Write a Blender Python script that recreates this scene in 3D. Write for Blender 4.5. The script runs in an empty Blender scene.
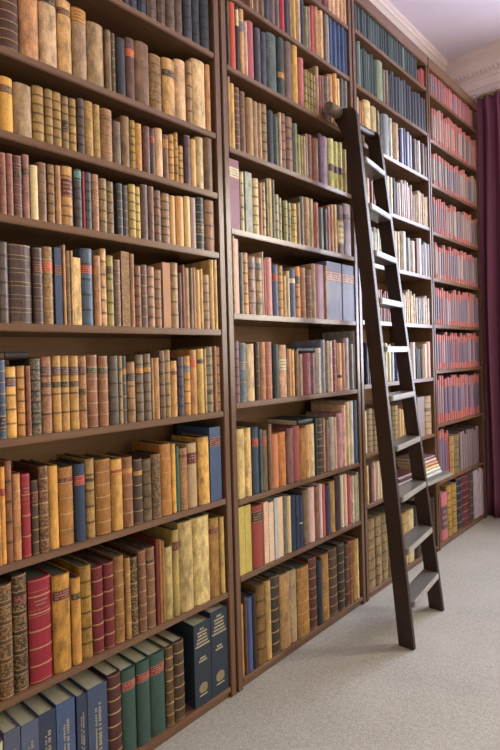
import bpy, bmesh, math, random
from mathutils import Vector, Matrix
random.seed(7)
SC = bpy.context.scene
COL = SC.collection
# ------------------------------------------------------------------ camera
F, YAW, PITCH, ROLL, CX, SX, SY = 533.96, 0.73425, -0.0040445, -0.0268737, 1.5541, -0.4286, -14.775
CZ = 1.4
Dv = Vector((-math.sin(YAW) * math.cos(PITCH), math.cos(YAW) * math.cos(PITCH), math.sin(PITCH)))
Rv = Vector((math.cos(YAW), math.sin(YAW), 0))
Uv = Rv.cross(Dv)
Rv, Uv = (math.cos(ROLL) * Rv + math.sin(ROLL) * Uv), (-math.sin(ROLL) * Rv + math.cos(ROLL) * Uv)
CAM = Vector((CX, 0, CZ))
cd = bpy.data.cameras.new('camera')
cd.sensor_fit = 'HORIZONTAL'
cd.sensor_width = 36
cd.lens = F / 500 * 36
cd.shift_x = -SX / 500
cd.shift_y = SY / 500
cd.clip_start = 0.05
co = bpy.data.objects.new('camera', cd)
COL.objects.link(co)
M = Matrix.Identity(4)
for i in range(3):
    M[i][0], M[i][1], M[i][2], M[i][3] = Rv[i], Uv[i], -Dv[i], CAM[i]
co.matrix_world = M
SC.camera = co


def px_to_y(px, x, z):
    """y on the line (x, *, z) that the photograph shows at column px"""
    k = (px - 250 - SX) / F
    a = Rv - k * Dv
    return -(a.x * (x - CX) + a.z * (z - CZ)) / a.y


def px_to_z(py, x, y):
    k = (375 + SY - py) / F
    a = Uv - k * Dv
    return CZ - (a.x * (x - CX) + a.y * y) / a.z


def project(p):
    v = Vector(p) - CAM
    w = v.dot(Dv)
    return 250 + SX + F * v.dot(Rv) / w, 375 + SY - F * v.dot(Uv) / w


# --------------------------------------------------------------- materials
def lin(h):
    out = []
    for i in (0, 2, 4):
        c = int(h[i:i + 2], 16) / 255
        out.append(c / 12.92 if c <= .04045 else ((c + .055) / 1.055) ** 2.4)
    return tuple(out)


def dye(h, k=1.0):
    c = lin(h)
    g = .25 * c[0] + .6 * c[1] + .15 * c[2]
    return tuple(.9 * (g + (x - g) * k) for x in c)


def new_mat(name):
    m = bpy.data.materials.new(name)
    m.use_nodes = True
    nt = m.node_tree
    return m, nt, nt.nodes['Principled BSDF']


class NT:
    def __init__(s, nt):
        s.nt = nt

    def n(s, t, **kw):
        o = s.nt.nodes.new(t)
        for k, v in kw.items():
            if k.startswith('i_'):
                key = k[2:]
                o.inputs[int(key) if key.isdigit() else key.replace('_', ' ')].default_value = v
            else:
                setattr(o, k, v)
        return o

    def l(s, a, b):
        s.nt.links.new(a, b)

    def math(s, op, a, b=None, c=None, clamp=False):
        o = s.nt.nodes.new('ShaderNodeMath')
        o.operation = op
        o.use_clamp = clamp
        for i, v in enumerate((a, b, c)):
            if v is None:
                continue
            if isinstance(v, (int, float)):
                o.inputs[i].default_value = v
            else:
                s.l(v, o.inputs[i])
        return o.outputs[0]

    def mix(s, fac, a, b, blend='MIX'):
        o = s.nt.nodes.new('ShaderNodeMix')
        o.data_type = 'RGBA'
        o.blend_type = blend
        for sock, v in ((o.inputs[0], fac), (o.inputs[6], a), (o.inputs[7], b)):
            if isinstance(v, (int, float)):
                sock.default_value = v
            elif isinstance(v, tuple):
                sock.default_value = (*v[:3], 1)
            else:
                s.l(v, sock)
        return o.outputs[2]

    def noise(s, vec, scale, detail=4, rough=.55, dist=0):
        o = s.nt.nodes.new('ShaderNodeTexNoise')
        o.inputs['Scale'].default_value = scale
        o.inputs['Detail'].default_value = detail
        o.inputs['Roughness'].default_value = rough
        o.inputs['Distortion'].default_value = dist
        s.l(vec, o.inputs['Vector'])
        return o.outputs['Fac']

    def scaled(s, vec, sc):
        o = s.nt.nodes.new('ShaderNodeMapping')
        o.inputs['Scale'].default_value = sc
        s.l(vec, o.inputs['Vector'])
        return o.outputs[0]

    def pos(s):
        return s.nt.nodes.new('ShaderNodeNewGeometry').outputs['Position']

    def attr(s, name):
        return s.n('ShaderNodeAttribute', attribute_name=name)

    def bump(s, h, strength, dist, bs):
        o = s.nt.nodes.new('ShaderNodeBump')
        o.inputs['Strength'].default_value = strength
        o.inputs['Distance'].default_value = dist
        s.l(h, o.inputs['Height'])
        s.l(o.outputs[0], bs.inputs['Normal'])

    def gray(s, v):
        o = s.nt.nodes.new('ShaderNodeCombineColor')
        for i in range(3):
            s.l(v, o.inputs[i])
        return o.outputs[0]


def binding_material():
    m, nt, bs = new_mat('book_binding')
    t = NT(nt)
    P = t.pos()
    tint = t.attr('tint').outputs['Color']
    orn = t.attr('ornament').outputs['Fac']
    wear = t.attr('wear').outputs['Fac']
    n1 = t.noise(t.scaled(P, (1, 1, .5)), 42, 6, .65)
    n2 = t.noise(P, 260, 3, .6)
    a = t.math('MULTIPLY', t.math('SUBTRACT', n1, .5), 2.6)
    a = t.math('MULTIPLY_ADD', a, wear, 1.0)
    b = t.math('MULTIPLY_ADD', t.math('SUBTRACT', n2, .5), 1.0, 1.0)
    k = t.math('MULTIPLY', a, b)
    k = t.math('MAXIMUM', k, .25)
    col = t.mix(1.0, tint, t.gray(k), 'MULTIPLY')
    vor = t.n('ShaderNodeTexVoronoi', feature='F1')
    vor.inputs['Scale'].default_value = 140
    t.l(P, vor.inputs['Vector'])
    ring = t.math('LESS_THAN', t.math('ABSOLUTE', t.math('SUBTRACT', vor.outputs['Distance'], .34)), .13)
    col = t.mix(t.math('MULTIPLY', t.math('MULTIPLY', ring, orn), .42), col, lin('cfa763'))
    t.l(col, bs.inputs['Base Color'])
    bs.inputs['Roughness'].default_value = .42
    bs.inputs['Specular IOR Level'].default_value = .45
    t.bump(n2, .25, .0012, bs)
    return m


def paper_material():
    m, nt, bs = new_mat('page_paper')
    t = NT(nt)
    P = t.pos()
    tint = t.attr('tint').outputs['Color']
    n1 = t.noise(t.scaled(P, (8, 700, 8)), 1, 3, .6)
    n2 = t.noise(P, 25, 4)
    k = t.math('MULTIPLY', t.math('MULTIPLY_ADD', n1, .7, .65), t.math('MULTIPLY_ADD', n2, .5, .75))
    t.l(t.mix(1.0, tint, t.gray(k), 'MULTIPLY'), bs.inputs['Base Color'])
    bs.inputs['Roughness'].default_value = .85
    return m


def wood_material(name, c1, c2, axis, rough=.38, spec=.5, scale=1.0):
    m, nt, bs = new_mat(name)
    t = NT(nt)
    P = t.pos()
    sc = [26 * scale, 26 * scale, 26 * scale]
    sc[axis] = 1.6 * scale
    v = t.scaled(P, tuple(sc))
    n1 = t.noise(v, 1.3, 5, .6, .6)
    n2 = t.noise(t.scaled(P, tuple(s * 5 for s in sc)), 1.2, 3, .6)
    k = t.math('ADD', t.math('MULTIPLY', n1, .75), t.math('MULTIPLY', n2, .3), clamp=True)
    k = t.math('MULTIPLY_ADD', t.math('SUBTRACT', k, .5), 1.8, .5, clamp=True)
    t.l(t.mix(k, lin(c1), lin(c2)), bs.inputs['Base Color'])
    bs.inputs['Roughness'].default_value = rough
    bs.inputs['Specular IOR Level'].default_value = spec
    t.bump(n2, .12, .001, bs)
    return m


def plain_material(name, c, rough=.7, var=.12, scale=30, bump=0, spec=.3, c2=None):
    m, nt, bs = new_mat(name)
    t = NT(nt)
    P = t.pos()
    n1 = t.noise(P, scale, 5, .6)
    if c2:
        t.l(t.mix(t.math('MULTIPLY_ADD', t.math('SUBTRACT', n1, .5), 2.4, .5, clamp=True), lin(c), lin(c2)), bs.inputs['Base Color'])
    else:
        k = t.math('MULTIPLY_ADD', t.math('SUBTRACT', n1, .5), var * 2, 1.0)
        t.l(t.mix(1.0, lin(c), t.gray(k), 'MULTIPLY'), bs.inputs['Base Color'])
    bs.inputs['Roughness'].default_value = rough
    bs.inputs['Specular IOR Level'].default_value = spec
    if bump:
        t.bump(n1, .4, bump, bs)
    return m


def carpet_material():
    m, nt, bs = new_mat('carpet_pile')
    t = NT(nt)
    P = t.pos()
    n1 = t.noise(P, 190, 3, .7)
    n2 = t.noise(P, 2.2, 4, .6)
    n3 = t.noise(P, 55, 3, .6)
    k = t.math('ADD', t.math('MULTIPLY_ADD', n1, 1.9, -.95), t.math('MULTIPLY_ADD', n3, .7, -.35))
    k = t.math('ADD', k, t.math('MULTIPLY_ADD', n2, .5, -.25))
    k = t.math('MULTIPLY_ADD', k, 1.0, 1.0)
    t.l(t.mix(1.0, lin('a2a096'), t.gray(k), 'MULTIPLY'), bs.inputs['Base Color'])
    bs.inputs['Roughness'].default_value = .95
    bs.inputs['Specular IOR Level'].default_value = .1
    bs.inputs['Sheen Weight'].default_value = .25
    t.bump(n1, .7, .004, bs)
    return m


MB = binding_material()
MP = paper_material()
W_SHELF = wood_material('shelf_wood', '5a4130', '7a5a42', 1, .27, .6)
W_UP = wood_material('upright_wood', '543c2c', '73553f', 2, .27, .6)
W_BACK = wood_material('back_panel_wood', '94704e', 'ab8560', 1, .6, .3)
W_LAD = wood_material('ladder_wood', '20140f', '362219', 2, .42, .5)
W_TREAD = wood_material('tread_wood', '514e49', '706d67', 1, .3, .6, 2)
W_NOSE = wood_material('worn_lit_nosing_wood', '77746b', 'a5a298', 1, .4, .5, 2)  # pale wear, with the lit-edge highlight put into the colour too
W_ROLL = wood_material('roller_wood', '5f554a', '7f7262', 1, .5, .4)
M_CARPET = carpet_material()
M_PLASTER = plain_material('ceiling_plaster', 'eae0f4', .9, .04, 8)
M_CORN = plain_material('cornice_plaster', 'e8dada', .85, .05, 20)
M_WALL = plain_material('wall_paint', 'b8a998', .85, .05, 12)
M_CURT = plain_material('curtain_velvet', '77485c', .8, .15, 60, .001, .2)
M_FRAME = plain_material('window_paint', 'e4e0da', .5, .03, 20)
M_BRASS = plain_material('cleat_brass', '8f7a4a', .35, .1, 40)


# ------------------------------------------------------------ mesh helpers
class Geo:
    """faces with a colour, an ornament weight, a wear weight and a material slot each"""

    def __init__(s):
        s.v, s.f, s.c, s.o, s.w, s.m = [], [], [], [], [], []

    def add(s, vs, fs, col, orn=0, wear=.3, mat=0):
        n = len(s.v)
        s.v += [tuple(p) for p in vs]
        for i, f in enumerate(fs):
            s.f.append(tuple(n + j for j in f))
            s.c.append(col[i] if isinstance(col, list) else col)
            s.o.append(orn[i] if isinstance(orn, list) else orn)
            s.w.append(wear)
            s.m.append(mat)

    def merge(s, g, mtx):
        n = len(s.v)
        s.v += [tuple(mtx @ Vector(p)) for p in g.v]
        s.f += [tuple(n + j for j in f) for f in g.f]
        s.c += g.c
        s.o += g.o
        s.w += g.w
        s.m += g.m

    def build(s, name, mats, parent=None, smooth=False):
        me = bpy.data.meshes.new(name)
        me.from_pydata(s.v, [], s.f)
        for mt in mats:
            me.materials.append(mt)
        me.polygons.foreach_set('material_index', s.m)
        a = me.attributes.new('tint', 'FLOAT_COLOR', 'FACE')
        a.data.foreach_set('color', [x for c in s.c for x in (*c[:3], 1.0)])
        a = me.attributes.new('ornament', 'FLOAT', 'FACE')
        a.data.foreach_set('value', [float(x) for x in s.o])
        a = me.attributes.new('wear', 'FLOAT', 'FACE')
        a.data.foreach_set('value', [float(x) for x in s.w])
        me.update()
        o = bpy.data.objects.new(name, me)
        COL.objects.link(o)
        if parent:
            o.parent = parent
        return o


def tag(o, label=None, cat=None, group=None, kind=None):
    if label:
        o['label'] = label
    if cat:
        o['category'] = cat
    if group:
        o['group'] = group
    if kind:
        o['kind'] = kind
    return o


def empty(name, loc=(0, 0, 0), rot=(0, 0, 0)):
    o = bpy.data.objects.new(name, None)
    o.empty_display_size = .05
    COL.objects.link(o)
    o.location = loc
    o.rotation_euler = rot
    return o


def bm_obj(name, bm, mat, parent=None, smooth=False, bevel=0):
    if bevel:
        bmesh.ops.bevel(bm, geom=[e for e in bm.edges], offset=bevel, segments=2, affect='EDGES', clamp_overlap=True)
    bmesh.ops.recalc_face_normals(bm, faces=bm.faces)
    me = bpy.data.meshes.new(name)
    bm.to_mesh(me)
    bm.free()
    for m in (mat if isinstance(mat, (list, tuple)) else [mat]):
        me.materials.append(m)
    if smooth:
        for p in me.polygons:
            p.use_smooth = True
    o = bpy.data.objects.new(name, me)
    COL.objects.link(o)
    if parent:
        o.parent = parent
    return o


def bm_box(bm, x0, x1, y0, y1, z0, z1, mi=0):
    vs = [bm.verts.new((x, y, z)) for x in (x0, x1) for y in (y0, y1) for z in (z0, z1)]
    for f in ((0, 1, 3, 2), (4, 6, 7, 5), (0, 4, 5, 1), (2, 3, 7, 6), (0, 2, 6, 4), (1, 5, 7, 3)):
        bm.faces.new([vs[i] for i in f]).material_index = mi
    return vs


def box(name, x0, x1, y0, y1, z0, z1, mat, parent=None, bevel=0):
    bm = bmesh.new()
    bm_box(bm, x0, x1, y0, y1, z0, z1)
    return bm_obj(name, bm, mat, parent, bevel=bevel)


def struct(o):
    o['kind'] = 'structure'
    return o


def prism(bm, poly, axis, a0, a1):
    """extrude a 2-D polygon along an axis; poly gives the other two coordinates in order"""
    rings = []
    for a in (a0, a1):
        r = []
        for p, q in poly:
            c = [p, q]
            c.insert(axis, a)
            r.append(bm.verts.new(c))
        rings.append(r)
    n = len(poly)
    for i in range(n):
        bm.faces.new((rings[0][i], rings[0][(i + 1) % n], rings[1][(i + 1) % n], rings[1][i]))
    bm.faces.new(rings[0])
    bm.faces.new(rings[1][::-1])
E_END, E_END2, E_R1, EXPO = 190, 390, 28, 0.03
# ------------------------------------------------------------------- books
GILT = lin('b8996a')
LAB = {'D': ('8a323e', 'dark red'), 'R': ('a3343a', 'red'), 'M': ('662632', 'maroon'), 'K': ('332a26', 'dark'), 'N': ('333a52', 'navy'), 'G': ('34442f', 'green'),
       'O': ('cf5a38', 'orange'), 'C': ('e2d2ac', 'cream'), 'P': ('5e4254', 'purple'), 'T': ('cf954c', 'tan'), 'Y': ('8e8e92', 'grey'),
       'B': ('6a4636', 'brown'), 'E': ('6d9c98', 'teal'), 'W': ('e9e1d1', 'white'), 'L': ('cfa6a2', 'pink'), 'S': ('c86f68', 'coral')}


class Spec:
    pass


def parse(tok, row):
    """'xl xr yt hex feature feature ...' in the photograph's pixels -> book in metres"""
    t = tok.split()
    s = Spec()
    s.row = row
    s.hex = t[3]
    s.band, s.bcol, s.orn, s.labels, s.flat, s.wear, s.text, s.vtext, s.crest = 0, 'g', 0, [], False, .8, False, False, False
    for k in t[4:]:
        if k[0] == 'b':
            s.band = int(k[1])
            s.bcol = k[2] if len(k) > 2 else 'g'
        elif k[0] == 'o':
            s.orn = .8
        elif k[0] == 'l':
            p = k[2:].split(',')
            s.labels.append((k[1], float(p[0]) if p[0] else .17, float(p[1]) if len(p) > 1 else .09))
        elif k == 'f':
            s.flat = True
        elif k == 'w':
            s.wear = 1.1
        elif k == 'c':
            s.wear = .2
        elif k == 'x':
            s.text = True
        elif k == 'v':
            s.vtext = True
        elif k == 'crest':
            s.crest = True
    xs = row['xs'] - (0 if s.flat else .009)
    zc = row['z'] + row.get('zc', 0)
    s.y0 = px_to_y(float(t[0]), xs, zc)
    s.y1 = px_to_y(float(t[1]), xs, zc)
    s.yt = t[2]
    return s


def expand(txt, row):
    out = []
    for tok in txt.replace('\n', ' ').split(';'):
        tok = tok.strip()
        if not tok:
            continue
        t = tok.split()
        if '*' in t[0]:                        # 'xl-xr*n h.. hex,hex,..'
            rng, n = t[0].split('*')
            a, b = map(float, rng.split('-'))
            n = int(n)
            cols = t[2].split(',')
            ya, yb = px_to_y(a, row['xs'], row['z']), px_to_y(b, row['xs'], row['z'])
            ws = [random.uniform(.7, 1.35) for _ in range(n)]
            acc, tot = 0, sum(ws)
            for i in range(n):
                s = parse('0 1 ' + t[1] + ' ' + random.choice(cols) + ' ' + ' '.join(t[3:]), row)
                s.y0 = ya + (yb - ya) * acc / tot
                acc += ws[i]
                s.y1 = ya + (yb - ya) * acc / tot
                s.jit = random.uniform(-.03, .01)
                s.labels = [(L, p + (random.uniform(-.02, .03) if p > .5 else 0), hh + random.uniform(-.03, .04)) for L, p, hh in s.labels if random.random() < .92]
                if s.labels and random.random() < .05:
                    s.labels = [('S', 0, .99)]
                out.append(s)
        else:
            out.append(parse(tok, row))
    prev = None
    for s in out:
        if prev is not None:
            s.y0 = max(s.y0, prev + .0006)
        s.y1 = max(s.y1, s.y0 + .006)
        prev = s.y1
        s.w = s.y1 - s.y0 - .0006
        if s.yt[0] == 'h':
            s.h = float(s.yt[1:]) + getattr(s, 'jit', 0)
        else:
            s.h = px_to_z(float(s.yt), row['xs'], s.y0 * .35 + s.y1 * .65) - row['z']
        s.h = min(s.h, row['max'])
        s.dep = min(.24, max(.11, s.h * random.uniform(.62, .74)))
        s.set = random.uniform(0, .006)
        s.z = row['z'] + .0006
        s.x = row['xs'] + .003 - s.set
    return out


def book_geo(s, nseg=6, separate_label=True, page_hex=None):
    """local frame: spine faces +x at x=0, the book stands on z=0 and is w thick along y"""
    w, h, dep = s.w, s.h, s.dep
    t = min(.0028, w * .16)
    bulge = 0 if s.flat else min(.016, w * .38)
    arc = []
    for i in range(nseg + 1):
        a = math.pi * i / nseg
        arc.append((-bulge + math.sin(a) * bulge if bulge else 0, w / 2 - math.cos(a) * w / 2))
    if bulge:                                  # squarer shoulders than a half ellipse
        arc = []
        for i in range(nseg + 1):
            u = -math.cos(math.pi * i / nseg)
            u = .5 * u + .5 * (-1 + 2 * i / nseg)
            arc.append((-bulge * (1 - math.sqrt(max(0, 1 - (abs(u) * .97) ** 2.2))), w / 2 + u * w / 2))
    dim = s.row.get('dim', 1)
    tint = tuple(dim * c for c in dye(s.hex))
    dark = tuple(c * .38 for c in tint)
    gl = tuple(g * .7 + c * .3 for g, c in zip(GILT, tint))
    # vertical division of the spine
    cuts = {0.0, h}
    zones = []
    line = max(.0007, h * .0032)
    if s.band:
        nb = s.band
        for i in range(nb):
            zc = h * (i + 1) / (nb + 1)
            hw = min(.0035, h * .013) * (.55 if s.bcol == 'g' else 1)
            zones.append((zc - hw, zc + hw, dark if s.bcol == 'k' else (tint if s.bcol == 'r' else gl), .0018, 0))
            if s.bcol == 'd':                  # a gilt line either side of each band
                zones[-1] = (zc - hw, zc + hw, tint, .0018, 0)
                for q in (-1, 1):
                    z2 = zc + q * hw * 2.0
                    zones.append((z2 - line, z2 + line, gl, 0, 0))
    lab_here = []
    for L, p, hh in s.labels:
        z1 = h * (1 - p)
        z0 = h * (1 - p - hh)
        lab_here.append((L, z0, z1))
        if not separate_label:
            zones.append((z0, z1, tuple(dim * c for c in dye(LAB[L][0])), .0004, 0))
    if s.text and not s.labels:
        for p in ((.12, .30, .36) if h > .12 else (.15,)):
            zones.append((h * (1 - p) - line * .6, h * (1 - p) + line * .6, gl, 0, 0))
    if s.orn or s.band:
        for p in (.015, .985):
            zones.append((h * p - line, h * p + line, gl if s.bcol != 'k' else dark, 0, 0))
    for z in zones:
        cuts.add(max(0, min(h, z[0])))
        cuts.add(max(0, min(h, z[1])))
    cuts = sorted(cuts)
    cz = [cuts[0]]
    for c in cuts[1:]:
        if c - cz[-1] > 1e-5:
            cz.append(c)
    segs = []
    for a, b in zip(cz, cz[1:]):
        m = (a + b) / 2
        r = (tint, 0.0, s.orn)
        for z in zones:
            if z[0] <= m <= z[1]:
                r = (z[2], z[3], 0)
                break
        segs.append((a, b, r))
    g = Geo()
    back = [(-dep, 0.0)]
    backr = [(-dep, w)]
    for a, b, (c, e, o) in segs:
        for i in range(nseg):
            p, q = arc[i], arc[i + 1]
            g.add([(p[0] + e, p[1], a), (q[0] + e, q[1], a), (q[0] + e, q[1], b), (p[0] + e, p[1], b)], [(0, 1, 2, 3)], c, o, s.wear)
        if e:
            for zz in (a, b):
                vs = [(p[0] + e, p[1], zz) for p in arc] + [(p[0] - .0005, p[1], zz) for p in arc[::-1]]
                g.add(vs, [tuple(range(len(vs)))], c, 0, s.wear)
    board = tuple(c * .92 for c in tint)
    x0 = arc[0][0]
    # boards (outside, inside, fore edges) and the rim of the U
    for yy, yi in ((0.0, t), (w, w - t)):
        g.add([(x0, yy, 0), (-dep, yy, 0), (-dep, yy, h), (x0, yy, h)], [(0, 1, 2, 3)], board, 0, s.wear)
        g.add([(x0, yi, 0), (-dep, yi, 0), (-dep, yi, h), (x0, yi, h)], [(3, 2, 1, 0)], board, 0, s.wear)
        g.add([(-dep, yy, 0), (-dep, yi, 0), (-dep, yi, h), (-dep, yy, h)], [(0, 1, 2, 3)], board, 0, s.wear)
        for zz in (0, h):
            g.add([(x0, yy, zz), (-dep, yy, zz), (-dep, yi, zz), (x0, yi, zz)], [(0, 1, 2, 3)], board, 0, s.wear)
    for zz in (0, h):
        vs = [(p[0], p[1], zz) for p in arc] + [(x0 - t, w - t, zz), (x0 - t, t, zz)]
        g.add(vs, [tuple(range(len(vs)))], tuple(c * .8 for c in tint), 0, s.wear)
    pg = Geo()
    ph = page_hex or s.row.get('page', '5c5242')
    tail, head, fore = .0025, min(.004, h * .02), .004
    bx = [(x, y, z) for x in (-dep + fore, x0 - t * .9) for y in (t, w - t) for z in (tail, h - head)]
    pg.add(bx, [(0, 1, 3, 2), (4, 6, 7, 5), (0, 4, 5, 1), (2, 3, 7, 6), (0, 2, 6, 4), (1, 5, 7, 3)], lin(ph), 0, .3, 0)
    labs = []
    if separate_label:
        rnd = random.Random(int(s.y0 * 9999))
        for L, z0, z1 in lab_here:
            lg = Geo()
            lc = dye(LAB[L][0])
            e = .0009
            nl = 3 if z1 - z0 > .018 else 2
            zs = [z0, z0 + (z1 - z0) * .07]
            for i in range(nl):
                c = z0 + (z1 - z0) * (.16 + .68 * (i + .5) / nl)
                d = (z1 - z0) * .055
                zs += [c - d, c + d]
            zs += [z1 - (z1 - z0) * .07, z1]
            sub = []
            k = 2
            for i in range(nseg):
                for j in range(k):
                    f0, f1 = j / k, (j + 1) / k
                    p, q = arc[i], arc[i + 1]
                    sub.append(((p[0] + (q[0] - p[0]) * f0, p[1] + (q[1] - p[1]) * f0), (p[0] + (q[0] - p[0]) * f1, p[1] + (q[1] - p[1]) * f1)))
            tg = tuple(g * .55 + c * .45 for g, c in zip(GILT, lc)) if L in 'RMKNGPBOD' else tuple(c * .45 for c in lc)
            for zi, (a, b) in enumerate(zip(zs, zs[1:])):
                for si, (p, q) in enumerate(sub):
                    if zi in (0, len(zs) - 2):
                        c = tg
                    elif zi % 2 == 0 and 2 <= si < len(sub) - 2 and rnd.random() < .72:
                        c = tg
                    else:
                        c = lc
                    lg.add([(p[0] + e, p[1], a), (q[0] + e, q[1], a), (q[0] + e, q[1], b), (p[0] + e, p[1], b)], [(0, 1, 2, 3)], c, 0, .3)
            for zz in (z0, z1):
                vs = [(p[0] + e, p[1], zz) for p in arc] + [(p[0] - .0003, p[1], zz) for p in arc[::-1]]
                lg.add(vs, [tuple(range(len(vs)))], lc, 0, .3)
            labs.append((L, lg))
    txt = crest = vol = None
    if separate_label and (s.vtext or s.crest or (s.text and h > .16)):
        rnd = random.Random(int(s.y0 * 7777))
        txt = Geo()

        def plate(ya, yb, za, zb, col=lin('96907c'), txt=txt):
            def xat(y):
                u = min(1, abs((y - w / 2) / (w / 2)))
                return -bulge * (1 - math.sqrt(max(0, 1 - (u * .97) ** 2.2))) + .0009
            n = 3
            for i in range(n):
                p, q = ya + (yb - ya) * i / n, ya + (yb - ya) * (i + 1) / n
                vs = [(xat(p), p, za), (xat(q), q, za), (xat(q), q, zb), (xat(p), p, zb)]
                vs += [(x - .0006, y, z) for x, y, z in vs]
                txt.add(vs, [(0, 1, 2, 3), (7, 6, 5, 4), (0, 4, 5, 1), (1, 5, 6, 2), (2, 6, 7, 3), (3, 7, 4, 0)], col, 0, .2)
        if s.vtext:                            # two columns of small letters running down the spine
            for yc, wd, z0, z1 in ((.60, .16, .22, .80), (.40, .10, .30, .76)):
                z = h * z1
                while z > h * z0:
                    lw = rnd.uniform(.004, .008)
                    k = rnd.uniform(.7, 1.1)
                    plate(w * (yc - wd / 2 * k), w * (yc + wd / 2 * k), z - lw, z)
                    z -= lw + rnd.choice([.0025, .0025, .0025, .008])
        elif s.crest:
            crest, vol = Geo(), Geo()
            cg = lin('b3aa8c')
            for z, hw in ((.915, .14), (.875, .30), (.835, .26), (.795, .30), (.755, .34), (.715, .42), (.56, .16), (.525, .24)):
                y = .5 - hw
                while y < .5 + hw - .04:
                    lw = rnd.uniform(.05, .09)
                    plate(w * y, w * min(y + lw, .5 + hw), h * z, h * (z + .021), cg, txt if z > .6 else vol)
                    y += lw + .022
            for z, hw in ((.15, .15), (.165, .22), (.18, .25), (.195, .25), (.21, .25), (.225, .24), (.24, .2), (.255, .12)):
                plate(w * (.5 - hw), w * (.5 + hw), h * z, h * (z + .0108), lin('988a68'), crest)
            plate(w * .26, w * .74, h * .115, h * .127, cg, crest)
        else:
            for z in (.17, .215, .25):
                hw = rnd.uniform(.2, .33)
                y = .5 - hw
                while y < .5 + hw - .04:
                    lw = rnd.uniform(.035, .06)
                    plate(w * y, w * min(y + lw, .5 + hw), h * (1 - z) - .0016, h * (1 - z) + .0016)
                    y += lw + .02
    return g, pg, labs, (txt, vol, crest)


COLOURS = {'dark navy': '2c3744', 'dark brown': '4a352b', 'brown': '7a573f', 'tan': 'b48954', 'golden tan': 'd2a055', 'cream': 'dcc79a', 'reddish brown': '8a5440',
           'maroon': '672a30', 'crimson': '982a38', 'orange red': 'c6573b', 'navy blue': '2f3c5a', 'slate blue': '4f6078', 'dark green': '2f4c3e',
           'grey green': '6f7864', 'black': '302c2a', 'dark grey': '4e4b4a', 'grey': '8c8680', 'mauve': '8d7080', 'plum': '87526a',
           'rose pink': 'c98f8c', 'lilac blue': '858db0', 'olive yellow': 'c6ba60', 'pale grey': 'b9b5ae', 'pinkish white': 'e0c3b6', 'grey brown': '7a6a54',
           'olive brown': '8a7440', 'charcoal': '3c3f43', 'orange tan': 'c07c44', 'brick red': '98443c', 'pinkish tan': 'b9885f'}


def colour_word(hx):
    c = [int(hx[i:i + 2], 16) for i in (0, 2, 4)]
    best = min(COLOURS, key=lambda k: sum((a - int(COLOURS[k][i:i + 2], 16)) ** 2 for a, i in zip(c, (0, 2, 4))))
    return best


ORD = ['', 'first', 'second', 'third', 'fourth', 'fifth', 'sixth', 'seventh', 'eighth', 'ninth', 'tenth', 'eleventh', 'twelfth', 'thirteenth',
       'fourteenth', 'fifteenth', 'sixteenth', 'seventeenth', 'eighteenth', 'nineteenth', 'twentieth']
SHELFW = ['', 'bottom', 'second', 'third', 'fourth', 'fifth', 'sixth', 'seventh', 'eighth', 'ninth', 'tenth']
BAYW = ['', 'nearest', 'second', 'third', 'farthest']


def book_label(s):
    bits = [colour_word(s.hex)]
    if s.crest:
        f = 'book with gilt crest'
    elif s.labels:
        f = 'book with %s label' % LAB[s.labels[0][0]][1]
    elif s.band and s.bcol == 'k':
        f = 'book with dark bands'
    elif s.band:
        f = 'book with gilt bands'
    elif s.orn:
        f = 'gilt-decorated book'
    elif s.vtext:
        f = 'book with upright lettering'
    elif s.wear > .6:
        f = 'stained plain book'
    else:
        f = 'plain book'
    i, n = s.idx, s.count
    if i <= (n + 1) // 2:
        o = ('%s from left' % ORD[i]) if i > 1 else 'leftmost'
    else:
        k = n - i + 1
        o = ('%s from right' % ORD[k]) if k > 1 else 'rightmost'
    r = s.row
    sh = 'bottom shelf' if r['n'] == 1 else '%s shelf up' % SHELFW[r['n']]
    return '%s %s, %s, %s, %s bookcase' % (bits[0], f, o, sh, BAYW[r['bay']])


def make_book(s, label=None, group=None, loc=None, rot=(0, 0, 0)):
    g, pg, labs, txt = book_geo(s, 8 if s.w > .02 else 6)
    root = empty('book', loc or (s.x, s.y0, s.z), rot)
    tag(root, label or book_label(s), 'book', group or 'books on the %s shelf of the %s bookcase' % (
        'bottom' if s.row['n'] == 1 else SHELFW[s.row['n']], BAYW[s.row['bay']]))
    g.build('cover', [MB], root)
    pg.build('page_block', [MP], root)
    for L, lg in labs:
        o = lg.build('title_label', [MB], root)
        o['label'] = LAB[L][1] + ' title label with gilt lines'
    for nm, tg, lb in (('lettering', txt[0], 'gilt lettering on the spine'), ('volume_lettering', txt[1], 'small gilt lettering at mid spine'),
                       ('crest', txt[2], 'pale gilt crest at the foot of the spine')):
        if tg:
            tg.build(nm, [MB], root)['label'] = lb
    return root
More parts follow.
